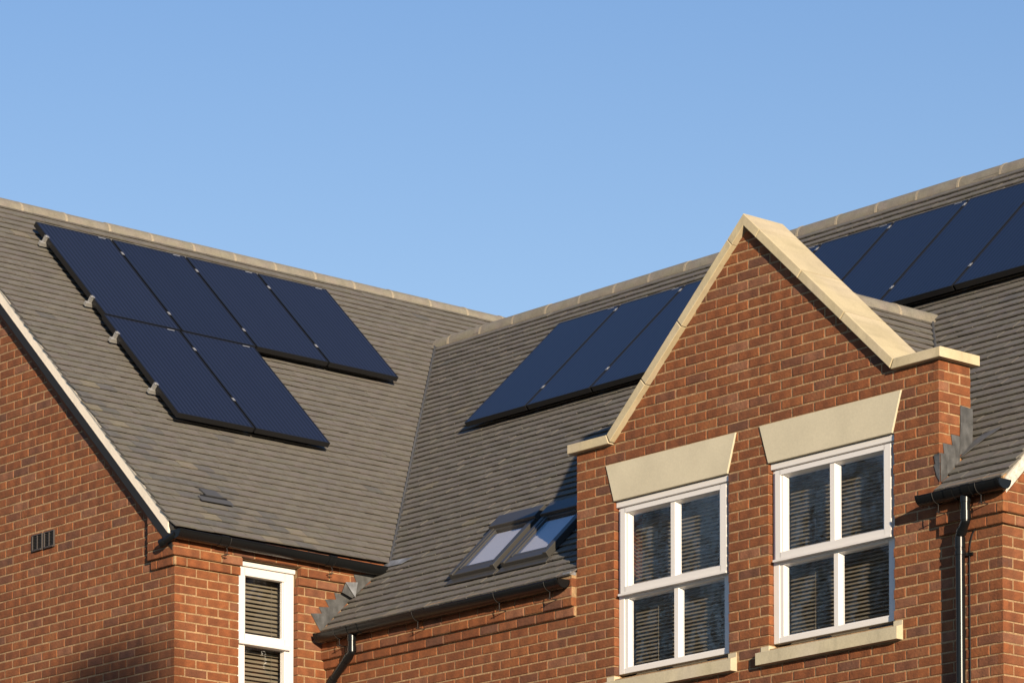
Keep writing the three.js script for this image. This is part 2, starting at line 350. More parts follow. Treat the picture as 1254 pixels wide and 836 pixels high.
{ // right end wall
  const under = 0.15, rk = [-T, 1, mainY(0) - under], zMid = -RID.z;
  const spans = (y, k) => [[...between(k < 16 ? -0.014 : 0, 1.5), rk]];
  const front = (k) => (k < 16 ? 0.05 : k === 16 ? 0.025 : 0);
  wall('end_wall', [XR, 0, 0], Math.PI / 2, [slab([[0.1205, LOW], [2 * zMid, LOW], [2 * zMid, mainY(0) - under], [zMid, RID.y - under], [0.1205, mainY(-0.1205) - under]], -0.12, MF), slab([[0.004, -1.195], [1.5, -1.195], [1.5, mainY(-1.5) - under], [0.004, mainY(0) - under]], MF, 0.044), box(0.004, 1.5, -1.27, -1.195, MF, 0.019)],
    bricks({ k0: -6, k1: 39, u0: -0.05, u1: 1.5, phase: -0.005, parity: 1, spans, front }));
}
{ // walls that close the house below and behind what the photograph shows
  const m = part('lower_wall', metreUV(join([box(XL, XR, -G, LOW - 0.002, -7.6, -0.003), box(-10.6, XL - 0.003, -G, LOW - 0.002, -7.6, ZF - 0.003)]), 1.6), plainBrick);
  const b = part('back_wall', metreUV(join([box(XL, XR - 0.01, LOW, -1.2, -7.65, -7.5), box(-10.6, -10.48, LOW, -0.6, -7.5, ZF - 0.13)]), 1.6), plainBrick);
  const t = 0.03;                                 // plastered rooms behind the windows
  part('interior', join([box(-2.9, 4.2, -2.03, -2.0, -3.5, -0.1215), box(-2.93, -2.9, -2.0, -0.62, -3.5, -0.4), box(4.2, 4.23, -2.0, -0.62, -3.5, -0.4), box(-2.93, -2.9, -2.0, -1.0, -0.399, -0.1215), box(4.2, 4.23, -2.0, -1.0, -0.399, -0.1215), box(-2.9, 4.2, -2.0, -0.62, -3.53, -3.5),
    box(-2.9, 0.38, -0.65, -0.62, -3.5, -0.4), box(3.44, 4.2, -0.65, -0.62, -3.5, -0.4), box(0.38, 3.44, -0.65, -0.62, -3.5, -1.5),
    box(0.38, 3.44, -0.41, -0.41 + t, -1.5, -0.1215), box(0.35, 0.38, -0.62, -0.41, -1.5, -0.34), box(3.44, 3.47, -0.62, -0.41, -1.5, -0.34), box(0.38, 3.44, -0.62, -0.41, -1.53, -1.5)]), roomMat);
  const z0 = ZF - 2.1, z1 = ZF - 0.16, x0 = XL - 3.4, x1 = XL - 0.1215;
  part('interior', join([box(x0, x1, -2.03, -2.0, z0, z1), box(x0, x1, -0.41, -0.38, z0, z1), box(x0 - t, x0, -2.0, -0.41, z0, z1), box(x0, x1, -2.0, -0.41, z0 - t, z0), box(x0, x1, -2.0, -0.41, z1, z1 + t)]), roomMat);
}

// ---- roofs
const TW = 0.178, GA = 0.1, TT = 0.018;
const tileCache = {};
function tileGeo(poly, s1, variant) {            // poly in (a, s) around its centre; the tail (larger s) stands up, the head runs under the course above
  const h = (s) => TT * (s - (s1 - GA)) / GA, n = poly.length, pos = [], lo = -0.012;
  const q = poly.map((p) => [p[0], h(p[1]), p[1]]), b = poly.map((p) => [p[0], h(p[1]) - 0.0115, p[1]]);
  const tri = (a, c, e) => pos.push(...a, ...c, ...e);
  for (let i = 1; i < n - 1; i++) { tri(q[0], q[i + 1], q[i]); tri(b[0], b[i], b[i + 1]); }
  for (let i = 0; i < n; i++) { const j = (i + 1) % n; tri(q[i], q[j], b[j]); tri(q[i], b[j], b[i]); }
  const g = new THREE.BufferGeometry(); g.setAttribute('position', new THREE.Float32BufferAttribute(pos, 3)); g.computeVertexNormals();
  return metreUV(g, 2.1, variant * 0.37, variant * 0.61);
}
function tiles(o) {                              // o: { send, n courses, spans(s), a0, a1, mixed(a, s) }
  const out = [];
  for (let i = 0; i < o.n; i++) {
    const s1 = o.send - i * GA, s0 = s1 - GA - 0.05; if (s1 < 0.05) break;
    const off = (i & 1 ? TW / 2 : 0) + (i % 3) * 0.004;
    for (const planes of o.spans(s1 - GA / 2)) for (let j = Math.floor(o.a0 / TW) - 1; j * TW < o.a1 + TW; j++) {
      const a = j * TW + off, poly = clip(rect(a + 0.0017, a + TW - 0.0017, Math.max(0, s0), s1), planes); if (!poly) continue;
      const xs = poly.map((p) => p[0]), x0 = Math.min(...xs), x1 = Math.max(...xs); if (x1 - x0 < 0.02) continue;
      const cx = (x0 + x1) / 2, variant = Math.floor(rnd() * 6), whole = poly.length === 4 && x1 - x0 > TW - 0.0040 && s0 > 0;
      const geo = whole ? (tileCache[variant] ??= tileGeo(rect(-TW / 2 + 0.0017, TW / 2 - 0.0017, -GA - 0.05, 0), 0, variant)) : tileGeo(poly.map((p) => [p[0] - cx, p[1] - s1]), 0, variant);
      out.push({ geo, at: V3(cx, rr(-0.0016, 0.0016), s1 + rr(-0.003, 0.003)), rot: new THREE.Euler(rr(-0.012, 0.012), rr(-0.008, 0.008), rr(-0.01, 0.01)), tone: pickTone(o.mixed && o.mixed(cx, s1) ? tileOddsMixed : tileOdds) });
    }
  }
  return out;
}
function slope(name, pos, turn, deckPolys, pieces, limit) {
  const g = join(deckPolys.map((p) => slab(p, 0.024, 0.06).rotateX(Math.PI / 2)));   // x = along the ridge, z = down the slope
  const m = mesh(name, g, deckMat, house, [pos[0], G + pos[1], pos[2]]); m.rotation.order = 'YXZ'; m.rotation.y = turn; m.rotation.x = TH;
  if (pieces) lay(m, pieces, 'roof_tile', 'tile_field', tileMats, tileTones, tileField, limit);
  return m;
}
// slab() pulls towards +z; after rotateX(90 deg) that is -y, so the deck polygon keeps (x, s) and lies under the tiles
const deck = (pts) => pts;
const SE = (0.055 - RID.z) * SL, SEL = (-3.052 - RID.lx) * SL;       // slope lengths to the eaves
const vM = (s) => -6.2585 + s / SL;                                  // valley on the main slope
const dTop = (RID.y - RID.dy) / T * SL;                              // where the dormer ridge dies into the main slope
const XV = XR + 0.055;
const ZP = -0.335;                                                   // back of the parapet
const sP = (ZP - RID.z) * SL;
const mainSpans = (s) => {
  const left = s < (-3.1 + 6.2585) * SL ? [-1, 1 / SL, 6.2585 - 0.012] : [-1, 0, 3.135];
  const right = [1, 0, XV];
  if (s < dTop) return [[left, right]];
  // dormer valleys: |x - DC| = (s - dTop) / SL
  const inL = s < sP ? [1, 1 / SL, DC + dTop / SL - 0.012] : [1, 0, -0.004], inR = s < sP ? [-1, 1 / SL, -DC + dTop / SL - 0.012] : [-1, 0, -DW - 0.004];
  return [[left, inL], [inR, right]];
};
{
  const sv = (-3.1 + 6.2585) * SL, half = (sP - dTop) / SL;
  const polyA = [[-6.2585, 0], [DC, 0], [DC, dTop], [DC - half, sP], [-0.01, sP], [-0.01, SE - 0.03], [-3.13, SE - 0.03], [-3.1, sv]];
  const polyB = [[DC, 0], [XV - 0.01, 0], [XV - 0.01, SE - 0.03], [DW + 0.01, SE - 0.03], [DW + 0.01, sP], [DC + half, sP], [DC, dTop]];
  slope('main_roof', [0, RID.y, RID.z], 0, [polyA, polyB], tiles({ send: SE, n: 60, a0: -6.3, a1: XV, spans: mainSpans }));
}
const leftSpans = (s) => [[[-1, 0, ZF + 0.066 + rr(-0.009, 0.007)], s < 0.875 ? [1, 0, 7.0] : [1, 1 / SL, 4.4568 - 0.012]]];
slope('wing_roof', [RID.lx, RID.ly, 0], Math.PI / 2, [[[-ZF - 0.05, 0], [7.4, 0], [7.4, 0.875], [4.4568 - 0.627, 0.875], [4.4568 - SEL / SL, SEL - 0.03], [-ZF - 0.05, SEL - 0.03]]],
  tiles({ send: SEL, n: 60, a0: -1.7, a1: 7, spans: leftSpans, mixed: (a, s) => s > 3.2 && a < -1.62 + (s - 2.9) * 0.62 && a > -1.75 + (s - 3.6) * 0.28 }), 300);
{ // dormer roof behind the parapet
  const end = 2.34, spR = () => [[[-1, 0, ZP], [1, 1 / SL, 2.0136 - 0.012]]];
  const poly = [[-ZP, 0], [2.0136, 0], [2.0136 - end / SL, end], [-ZP, end]];
  slope('dormer_roof', [DC, RID.dy, 0], Math.PI / 2, [poly], tiles({ send: end, n: 30, a0: 0.2, a1: 2.1, spans: spR }));
  const polyL = poly.map(([a, s]) => [-a, s]).reverse();
  slope('dormer_roof', [DC, RID.dy, 0], -Math.PI / 2, [polyL], tiles({ send: end, n: 30, a0: -2.1, a1: 0, spans: () => [[[1, 0, ZP], [-1, 1 / SL, 2.0136 - 0.012]]] }), 120);
}
{ // slopes facing away
  const bk = part('rear_roof', join([
    slab([[0, 0], [SE, 0], [SE, 10.66], [0, 10.66]], -0.05, 0).applyMatrix4(new THREE.Matrix4().makeBasis(V3(0, -T / SL, -1 / SL), V3(1, 0, 0), V3(0, 1 / SL, -T / SL))).translate(-6.2, RID.y, RID.z),
    slab([[0, 0], [SEL, 0], [SEL, 9.0], [0, 9.0]], -0.05, 0).applyMatrix4(new THREE.Matrix4().makeBasis(V3(-1 / SL, -T / SL, 0), V3(0, 0, -1), V3(-T / SL, 1 / SL, 0))).translate(RID.lx, RID.ly, ZF + 0.05)]), std({ color: lin(0.12, 0.105, 0.088), roughness: 0.95 }));
}

// ---- ridges
function ridge(name, from, to, gap, phase, capEnd) {
  const A = V3(...from), B = V3(...to), len = A.distanceTo(B), dir = B.clone().sub(A).normalize();
  const g = group(name, house, [A.x, G + A.y, A.z]);
  g.quaternion.setFromUnitVectors(V3(0, 0, 1), dir);
  const ring = (r0, r1, l, ra) => {
    const s = new THREE.Shape(); s.absarc(0, 0, r1, -0.12, Math.PI + 0.12, false); s.absarc(0, 0, r0, Math.PI + 0.12, -0.12, true);
    return new THREE.ExtrudeGeometry(s, { depth: l, bevelEnabled: false, curveSegments: 14 });
  };
  let z = -phase, i = 0;
  const yc = -0.084;
  while (z < len) {
    const z0 = Math.max(0, z), z1 = Math.min(len, z + gap - 0.014);
    if (z1 - z0 > 0.03) {
      const t = mesh('ridge_tile', metreUV(ring(0.084, 0.1, z1 - z0), 2, i * 0.31, i * 0.17), ridgeMat, g, [rr(-0.002, 0.002), yc + rr(-0.003, 0.003), z0]);
      t.rotation.z = rr(-0.02, 0.02);
      if (z1 < len - 0.02) mesh('mortar_joint', metreUV(ring(0.07, 0.1025, 0.026), 3), beddingMat, g, [0, yc, z1 - 0.008]);
    }
    z += gap; i++;
  }
  mesh('bedding', metreUV(join([box(-0.098, -0.06, -0.13, yc + 0.0, 0.01, len - 0.01), box(0.06, 0.098, -0.13, yc + 0.0, 0.01, len - 0.01)]), 2), std({ color: lin(0.25, 0.215, 0.165), map: mortarGrain, roughness: 1 }), g);
  if (capEnd) mesh('end_mortar', metreUV(new THREE.SphereGeometry(0.1, 12, 8).scale(1, 1, 0.45), 2), beddingMat, g, [0, yc - 0.005, len]);
  return g;
}
ridge('wing_ridge', [RID.lx, RID.ly + 0.006, ZF + 0.04], [RID.lx, RID.ly + 0.006, -7.0], 0.484, 0.469);
ridge('main_ridge', [-6.2, RID.y + 0.006, RID.z], [XV, RID.y + 0.006, RID.z], 0.472, 0.235);
ridge('dormer_ridge', [DC, RID.dy + 0.012, ZP - 0.02], [DC, RID.dy + 0.012, -2.03], 0.47, 0.2, true);

// ---- valleys (lead)
{
  const strip = (a, b, w, lift) => { // a thin dressed strip along a valley line
    const A = V3(...a), B = V3(...b), d = B.clone().sub(A), l = d.length(); d.normalize();
    const g = new THREE.CylinderGeometry(w, w, l, 6); g.applyQuaternion(new THREE.Quaternion().setFromUnitVectors(V3(0, 1, 0), d)); return g.translate((A.x + B.x) / 2, (A.y + B.y) / 2 + lift, (A.z + B.z) / 2);
  };
  const vp = (s) => { const y = RID.y - s * T / SL; return [-6.2585 + s / SL, y, RID.z + s / SL]; };
  part('valley_lead', join([strip(vp(0.02), vp(4.47), 0.013, 0.016), strip([vp(0.02)[0] + 0.012, vp(0.02)[1], vp(0.02)[2] - 0.012], [vp(4.47)[0] + 0.014, vp(4.47)[1], vp(4.47)[2] - 0.012], 0.006, 0.02)]), leadMat);
  const dv = (q, sg) => [DC + sg * q, RID.dy - q * T, -2.0136 + q];
  part('valley_lead', join([strip(dv(0.04, 1), dv(1.66, 1), 0.014, 0.016)]), leadMat);
  part('valley_lead', join([strip(dv(0.04, -1), dv(1.66, -1), 0.014, 0.016)]), leadMat);
}

// ---- verges
{ // wing gable: tiles over a pale undercloak, black bargeboard, a raking brick course
  const g = group('verge', house, [0, G, 0]);
  const strip = (d0, d1, z0, z1, x0, x1) => slab([[x0, leftY(x0) - d1], [x1, leftY(x1) - d1], [x1, leftY(x1) - d0], [x0, leftY(x0) - d0]], z0, z1);
  const X0 = RID.lx, X1 = -3.06;
  mesh('undercloak', metreUV(strip(0.022, 0.036, ZF - 0.1, ZF + 0.064, X0, X1 - 0.09), 2), std({ color: lin(0.6, 0.55, 0.47), map: mortarGrain, roughness: 1 }), g);
  mesh('undercloak_bed', metreUV(strip(0.037, 0.14, ZF - 0.1, ZF + 0.06, X0, X1 - 0.1), 2), std({ color: lin(0.86, 0.76, 0.62), map: lintelGrain, bumpMap: fineBump, bumpScale: 0.002, roughness: 1 }), g);
  mesh('bargeboard', strip(0.141, 0.24, ZF - 0.1, ZF + 0.055, X0, XL + 0.03), blackBoard, g);
  mesh('raking_course', metreUV(strip(0.241, 0.29, ZF - 0.1, ZF + 0.035, X0, XL - 0.3), 1.6), brickMats[1], g);
  const h = group('verge', house, [0, G, 0]);
  const rs = (d0, d1, x0, x1, z0, z1) => slab([[-z1, mainY(z1) - d1], [-z0, mainY(z0) - d1], [-z0, mainY(z0) - d0], [-z1, mainY(z1) - d0]], x0, x1).rotateY(Math.PI / 2);
  mesh('undercloak', metreUV(rs(0.022, 0.036, XR - 0.1, XV - 0.002, RID.z, 0.03), 2), std({ color: lin(0.6, 0.55, 0.47), map: mortarGrain, roughness: 1 }), h);
  mesh('undercloak_bed', metreUV(rs(0.037, 0.14, XR - 0.1, XV - 0.004, RID.z, 0.02), 2), std({ color: lin(0.78, 0.72, 0.62), map: mortarGrain, roughness: 1 }), h);
}

// ---- coping
{
  const g = group('coping', house, [0, G, 0]);
  const zb = -0.372, zf = 0.05, jt = 0.0035;
  const raking = (x0, x1, s) => {                // s: +1 right of the apex, -1 left; x measured from the apex
    const a = x0 + jt, b = x1 - jt, t = (x) => CT - CS * x, q = 0.05;
    const nx = CV * CS / (1 + CS * CS);          // joints square to the slope
    const pts = [[a, t(a)], [a - (x0 === 0 ? 0 : nx), x0 === 0 ? t(a) - CV : t(a - nx) - CV], [b - (x1 > 1.5 ? nx * 0.75 : nx), t(b - (x1 > 1.5 ? nx * 0.75 : nx)) - CV], [b, t(b)]];
    return slab(pts.map(([x, y]) => [DC + s * x, y]), zb, zf, [], 0.004);
  };
  const cut = [[0, 0.17], [0.17, 0.605], [0.605, 1.035], [1.035, 1.512]], cutL = [[0, 0.17], [0.17, 0.72], [0.72, 1.12], [1.12, 1.512]];
  // apex stone: one saddle
  const t = (x) => CT - CS * Math.abs(x), nx = CV * CS / (1 + CS * CS), e = 0.17;
  mesh('apex_stone', metreUV(slab([[DC - e, t(e)], [DC - e + nx, t(e - nx) - CV], [DC, CT - CV], [DC + e - nx, t(e - nx) - CV], [DC + e, t(e)], [DC, CT]], zb, zf, [], 0.004), 1.1), stoneMat, g);
  cut.slice(1).forEach(([a, b], i) => mesh('coping_stone', metreUV(raking(a, b, 1), 1.1, i * 0.3, i * 0.2), stoneMat, g));
  cutL.slice(1).forEach(([a, b], i) => mesh('coping_stone', metreUV(raking(a, b, -1), 1.1, 0.5 + i * 0.3, i * 0.2), stoneMat, g));
  const kn = (x0, x1, mx, s) => slab(s > 0 ? [[mx - 0.028, 0.001], [x1, 0.001], [x1, 0.073], [mx + 0.002, 0.073]] : [[x0, 0.001], [mx + 0.028, 0.001], [mx - 0.002, 0.073], [x0, 0.073]], zb, zf, [], 0.004);
  mesh('kneeler', metreUV(kn(0, DW + 0.055, DC + 1.514, 1), 1.1, 0.7, 0.4), stoneMat, g);
  mesh('kneeler', metreUV(kn(-0.055, 0, DC - 1.514, -1), 1.1, 0.2, 0.9), stoneMat, g);
}
// ---- lintels and sills
for (const [a, b] of wins) {
  part('lintel', metreUV(slab([[a - 0.0905, -0.1535], [a + 0.0, -0.447], [b - 0.0, -0.447], [b + 0.0905, -0.1535]], -0.11, 0.009, [], 0.003), 1.0, a, b), lintelMat);
  const prof = slab([[-0.06, -1.947], [0.062, -1.947], [0.062, -1.858], [-0.012, -1.835], [-0.06, -1.825]], 0, b - a + 0.17).rotateY(Math.PI / 2).translate(0, 0, 0);   // profile in (z, y)
  prof.applyMatrix4(new THREE.Matrix4().makeScale(1, 1, -1)); const idx = prof.attributes.position; // mirror so that the nose points outwards
  for (let i = 0; i < idx.count; i++) { const x = idx.getX(i), z = idx.getZ(i); idx.setXYZ(i, x, idx.getY(i), z); }
  for (let i = 0; i < idx.count; i += 3) { const v = [0, 1, 2].map((k) => [idx.getX(i + k), idx.getY(i + k), idx.getZ(i + k)]); idx.setXYZ(i + 1, ...v[2]); idx.setXYZ(i + 2, ...v[1]); }
  prof.computeVertexNormals(); prof.translate(a - 0.085, 0, 0);
  const stools = [box(a - 0.0848, a - 0.002, -1.86, -1.806, -0.058, 0.004), box(b + 0.002, b + 0.0848, -1.86, -1.806, -0.058, 0.004)];
  part('sill', metreUV(join([prof, ...stools]), 1.0, a * 2, b), sillMat);
}

// ---- front windows
// bars with sloping sides: bl/br (or lower/upper) are the widths of the slopes
const vbar = (x0, x1, y0, y1, zb, zf, bl = 0, br = 0) => slab([[x0, zb], [x1, zb], [x1 - br, zf], [x0 + bl, zf]], -y1, -y0).rotateX(Math.PI / 2);
const hbar = (x0, x1, y0, y1, zb, zf, lo = 0, hi = 0) => slab([[-zb, y0], [-zf, y0 + lo], [-zf, y1 - hi], [-zb, y1]], x0, x1).rotateY(Math.PI / 2);
function frontWindow([a, b]) {
  const g = group('window', house, [a, G, -0.045]), w = b - a;     // local x from the left jamb; z = 0 at the frame face
  const f = (x0, x1, y0, y1, z0 = -0.06, z1 = 0, r = 0.004) => cbox(x0, x1, y0, y1, z0, z1, r);
  const yT = -0.498, yTr = -1.145, yB = -1.79;
  mesh('frame', join([f(0.002, 0.062, yB, yT), f(w - 0.062, w - 0.002, yB, yT), f(0.06, w - 0.06, -0.54, yT), f(0.06, w - 0.06, yB, -1.748), f(0.06, w - 0.06, -1.2, -1.135)]), upvc, g);
  mesh('head_trim', join([f(0.002, w - 0.004, yT + 0.001, -0.452, -0.05, 0.026)]), upvc, g);
  // opening top light, proud of the frame, with sloping glazing beads
  const zs = 0.03, zp = -0.01;
  mesh('sash', join([vbar(0.052, 0.105, -1.17, -0.512, -0.04, zs), vbar(w - 0.1, w - 0.036, -1.17, -0.512, -0.04, zs), hbar(0.1, w - 0.095, -0.548, -0.512, -0.04, zs), hbar(0.1, w - 0.095, -1.17, -1.125, -0.04, zs)]), upvc, g);
  mesh('bead', join([vbar(0.1045, 0.138, -1.13, -0.54, zp - 0.02, zs - 0.012, 0, 0.014), vbar(w - 0.132, w - 0.0995, -1.13, -0.54, zp - 0.02, zs - 0.012, 0.014, 0), hbar(0.106, w - 0.101, -0.566, -0.5475, zp - 0.02, zs - 0.005, 0.016, 0), hbar(0.106, w - 0.101, -1.1255, -1.1, zp - 0.02, zs - 0.005, 0, 0.022)]), upvc, g);
  mesh('glazing_bar', vbar(0.586, 0.67, -1.12, -0.55, zp - 0.02, zs - 0.012, 0.016, 0.022), upvc, g);
  mesh('drip_bar', hbar(0.035, w - 0.03, -1.19, -1.158, -0.02, 0.042, 0, 0.016), upvc, g);
  mesh('lower_bead', join([vbar(0.0615, 0.114, -1.75, -1.2, -0.05, -0.008, 0, 0.016), vbar(w - 0.108, w - 0.0615, -1.75, -1.2, -0.05, -0.008, 0.016, 0), hbar(0.063, w - 0.063, -1.7475, -1.728, -0.05, -0.007, 0, 0.014), hbar(0.063, w - 0.063, -1.222, -1.1995, -0.05, -0.007, 0.014, 0)]), upvc, g);
  mesh('glazing_bar', vbar(0.6, 0.678, -1.745, -1.205, -0.05, -0.006, 0.014, 0.02), upvc, g);
  const pane = (x0, x1, y0, y1, z) => { const p = mesh('pane', new THREE.PlaneGeometry(x1 - x0, y1 - y0), glass, g, [(x0 + x1) / 2, (y0 + y1) / 2, z]); p.rotation.set(rr(-0.004, 0.004), rr(-0.004, 0.004), 0); };
  pane(0.13, 0.59, -1.105, -0.56, -0.012); pane(0.66, w - 0.128, -1.105, -0.56, -0.012); pane(0.11, 0.6, -1.735, -1.21, -0.03); pane(0.676, w - 0.11, -1.735, -1.21, -0.03);
  return g;
}
wins.forEach(frontWindow);
{ // wing window in the side wall
  const g = group('window', house, [XL - 0.05, G, ZF]); g.rotation.y = Math.PI / 2;
  const [a, b] = lw, f = (x0, x1, y0, y1, z0 = -0.06, z1 = 0, r = 0.004) => cbox(x0, x1, y0, y1, z0, z1, r), yB = -1.8;
  mesh('frame', join([f(a + 0.002, a + 0.1, yB, -0.5), f(b - 0.1, b - 0.002, yB, -0.5), f(a + 0.09, b - 0.09, -0.572, -0.5), f(a + 0.09, b - 0.09, -1.15, -1.055), f(a + 0.09, b - 0.09, yB, -1.73)]), upvc, g);
  mesh('head_trim', f(a + 0.002, b - 0.002, -0.499, -0.462, -0.05, 0.022), upvc, g);
  mesh('drip_bar', f(a + 0.02, b - 0.06, -1.152, -1.118, -0.02, 0.035), upvc, g);
  mesh('bead', join([f(a + 0.1, a + 0.112, -1.055, -0.572, -0.05, -0.012), f(b - 0.112, b - 0.1, -1.055, -0.572, -0.05, -0.012)]), upvc, g);
  for (const [y0, y1] of [[-1.06, -0.565], [-1.74, -1.145]]) mesh('pane', new THREE.PlaneGeometry(b - a - 0.19, y1 - y0), glass, g, [(a + b) / 2, (y0 + y1) / 2, -0.028]);
}
// ---- roof windows
function roofWindow(x0, x1) {
  const g = group('roof_window', house, [0, G + RID.y, RID.z]); g.rotation.x = TH;
  const s0 = 4.3, s1 = 5.07, top = 0.072, f = (a, b, c, d, y0, y1) => cbox(a, b, y0, y1, c, d, 0.006);
  mesh('frame', join([f(x0, x0 + 0.048, s0, s1, 0.015, top), f(x1 - 0.048, x1, s0, s1, 0.015, top), f(x0 + 0.045, x1 - 0.045, s0, s0 + 0.12, 0.015, top), f(x0 + 0.045, x1 - 0.045, s1 - 0.08, s1, 0.015, top - 0.012)]), darkMetal, g);
  mesh('hood', join([f(x0 - 0.008, x1 + 0.008, s0 - 0.03, s0 + 0.135, 0.045, 0.095)]), darkMetal, g);
  mesh('sash', join([f(x0 + 0.05, x0 + 0.082, s0 + 0.12, s1 - 0.08, 0.03, 0.066), f(x1 - 0.082, x1 - 0.05, s0 + 0.12, s1 - 0.08, 0.03, 0.066), f(x0 + 0.08, x1 - 0.08, s0 + 0.12, s0 + 0.16, 0.03, 0.066), f(x0 + 0.08, x1 - 0.08, s1 - 0.115, s1 - 0.08, 0.03, 0.06)]), darkMetal, g);
  mesh('apron', join([f(x0 - 0.02, x1 + 0.02, s1 - 0.01, s1 + 0.07, 0.012, 0.026)]), darkMetal, g);
  mesh('blind', join([box(x0 + 0.06, x1 - 0.06, 0.022, 0.027, s0 + 0.13, s1 - 0.09)]), std({ color: lin(0.36, 0.35, 0.37), roughness: 0.9 }), g);
  mesh('pane', new THREE.PlaneGeometry(x1 - x0 - 0.16, s1 - s0 - 0.24).rotateX(-Math.PI / 2), roofGlass, g, [(x0 + x1) / 2, 0.054, (s0 + 0.16 + s1 - 0.115) / 2]);
  return g;
}
roofWindow(-1.725, -1.165); roofWindow(-1.085, -0.525);
// ---- gutters
function gutter(name, len, brackets, capA, capB, unions = []) {      // local x along the gutter, z outwards from the wall, y = 0 at the rim
  const r = 0.066, g = new THREE.Group(); g.name = name; house.add(g);
  const prof = (ro, ri, l) => { const s = new THREE.Shape(); s.absarc(0, 0, ro, Math.PI, 2 * Math.PI, false); s.absarc(0, 0, ri, 2 * Math.PI, Math.PI, true); return new THREE.ExtrudeGeometry(s, { depth: l, bevelEnabled: false, curveSegments: 16 }).rotateY(Math.PI / 2); };
  mesh('trough', join([prof(r, r - 0.004, len), rod([0, 0, r - 0.002], [len, 0, r - 0.002], 0.0055, 8), rod([0, 0, -r + 0.002], [len, 0, -r + 0.002], 0.0055, 8)]), blackPlastic, g);
  for (const [on, x] of [[capA, 0], [capB, len - 0.03]]) if (on) mesh('end_cap', join([prof(r + 0.006, 0.0005, 0.03).translate(x, 0.006, 0)]), blackPlastic, g);
  for (const x of unions) mesh('union', join([prof(r + 0.007, r - 0.001, 0.075).translate(x, 0.003, 0), rod([x, 0.002, r + 0.003], [x + 0.075, 0.002, r + 0.003], 0.008, 8)]), blackPlastic, g);
  for (const x of brackets) mesh('bracket', join([new THREE.TorusGeometry(r + 0.003, 0.003, 6, 18, Math.PI).rotateZ(Math.PI).rotateY(Math.PI / 2).translate(x, 0.0, 0),
    tube([[x, -r - 0.002, 0.0], [x + 0.005, -r - 0.03, 0.006], [x, -r - 0.07, 0.0]], 0.0035, 6), rod([x, -r - 0.06, -0.105], [x, -r - 0.06, 0.02], 0.0035, 6), rod([x - 0.024, -r - 0.062, 0.004], [x + 0.024, -r - 0.056, 0.004], 0.003, 6)]), ironMat, g);
  return g;
}
const gutL = gutter('gutter', 2.18, [0.52, 1.62], true, false, [0.42, 1.55]); gutL.position.set(XL + 0.118, G - 0.34, ZF + 0.085); gutL.rotation.set(0, Math.PI / 2, 0); gutL.rotateZ(-0.008);
mesh('overflow_spout', join([rod([0.02, -0.03, -0.02], [-0.02, -0.085, -0.16], 0.031, 14), rod([-0.012, -0.075, -0.13], [-0.022, -0.088, -0.168], 0.036, 14)]), blackPlastic, gutL);
const gutM = gutter('gutter', 3.06, [0.27, 1.29, 2.3, 2.9], true, true, [0.36, 0.5]); gutM.position.set(-3.085, G - 1.0, 0.115);
const gutR = gutter('gutter', 0.775, [0.16, 0.56], true, true, [0.27, 0.43]); gutR.position.set(3.745, G - 1.0, 0.115);
// ---- downpipes
function downpipe(pts, clips, bends) {
  const g = group('downpipe', house, [0, G, 0]), r = 0.034;
  const segs = []; for (let i = 0; i < pts.length - 1; i++) segs.push(rod(pts[i], pts[i + 1], r, 18));
  for (let i = 1; i < pts.length - 1; i++) segs.push(new THREE.SphereGeometry(r, 16, 10).translate(...pts[i]));
  mesh('pipe', join(segs), blackPlastic, g);
  for (const [a, b] of bends) mesh('socket', rod(a, b, r + 0.005, 18), blackPlastic, g);
  for (const [x, y, z] of clips) mesh('pipe_clip', join([rod([x, y - 0.012, z], [x, y + 0.012, z], r + 0.006, 18), box(x - 0.055, x + 0.055, y - 0.011, y + 0.011, 0.002, 0.016), box(x - 0.014, x + 0.014, y - 0.01, y + 0.01, 0.01, z - 0.03)]), blackPlastic, g);
  return g;
}
downpipe([[4.16, -1.03, 0.115], [4.16, -1.23, 0.115], [4.075, -1.315, 0.08], [4.075, -G + 0.02, 0.08]], [[4.075, -1.44, 0.08], [4.075, -3.2, 0.08], [4.075, -5.2, 0.08]], [[[4.16, -1.04, 0.115], [4.16, -1.1, 0.115]], [[4.16, -1.16, 0.115], [4.16, -1.225, 0.115]], [[4.112, -1.277, 0.095], [4.09, -1.3, 0.086]], [[4.075, -1.33, 0.08], [4.075, -1.4, 0.08]]]);
downpipe([[-2.65, -1.03, 0.115], [-2.65, -1.2, 0.115], [-2.99, -1.43, 0.085], [-2.99, -G + 0.02, 0.085]], [[-2.99, -2.2, 0.085], [-2.99, -4.4, 0.085]], [[[-2.65, -1.05, 0.115], [-2.65, -1.11, 0.115]], [[-2.65, -1.16, 0.115], [-2.65, -1.2, 0.115]], [[-2.69, -1.226, 0.111], [-2.735, -1.258, 0.107]], [[-2.925, -1.386, 0.09], [-2.965, -1.413, 0.087]], [[-2.99, -1.445, 0.085], [-2.99, -1.52, 0.085]]]);
part('cable', tube([[4.165, -1.262, 0.012], [4.125, -1.3, 0.006], [4.1, -1.38, 0.006], [4.096, -1.5, 0.006], [4.096, -2.0, 0.006], [4.1, -3.0, 0.006]], 0.0045, 6, 60), blackBoard);

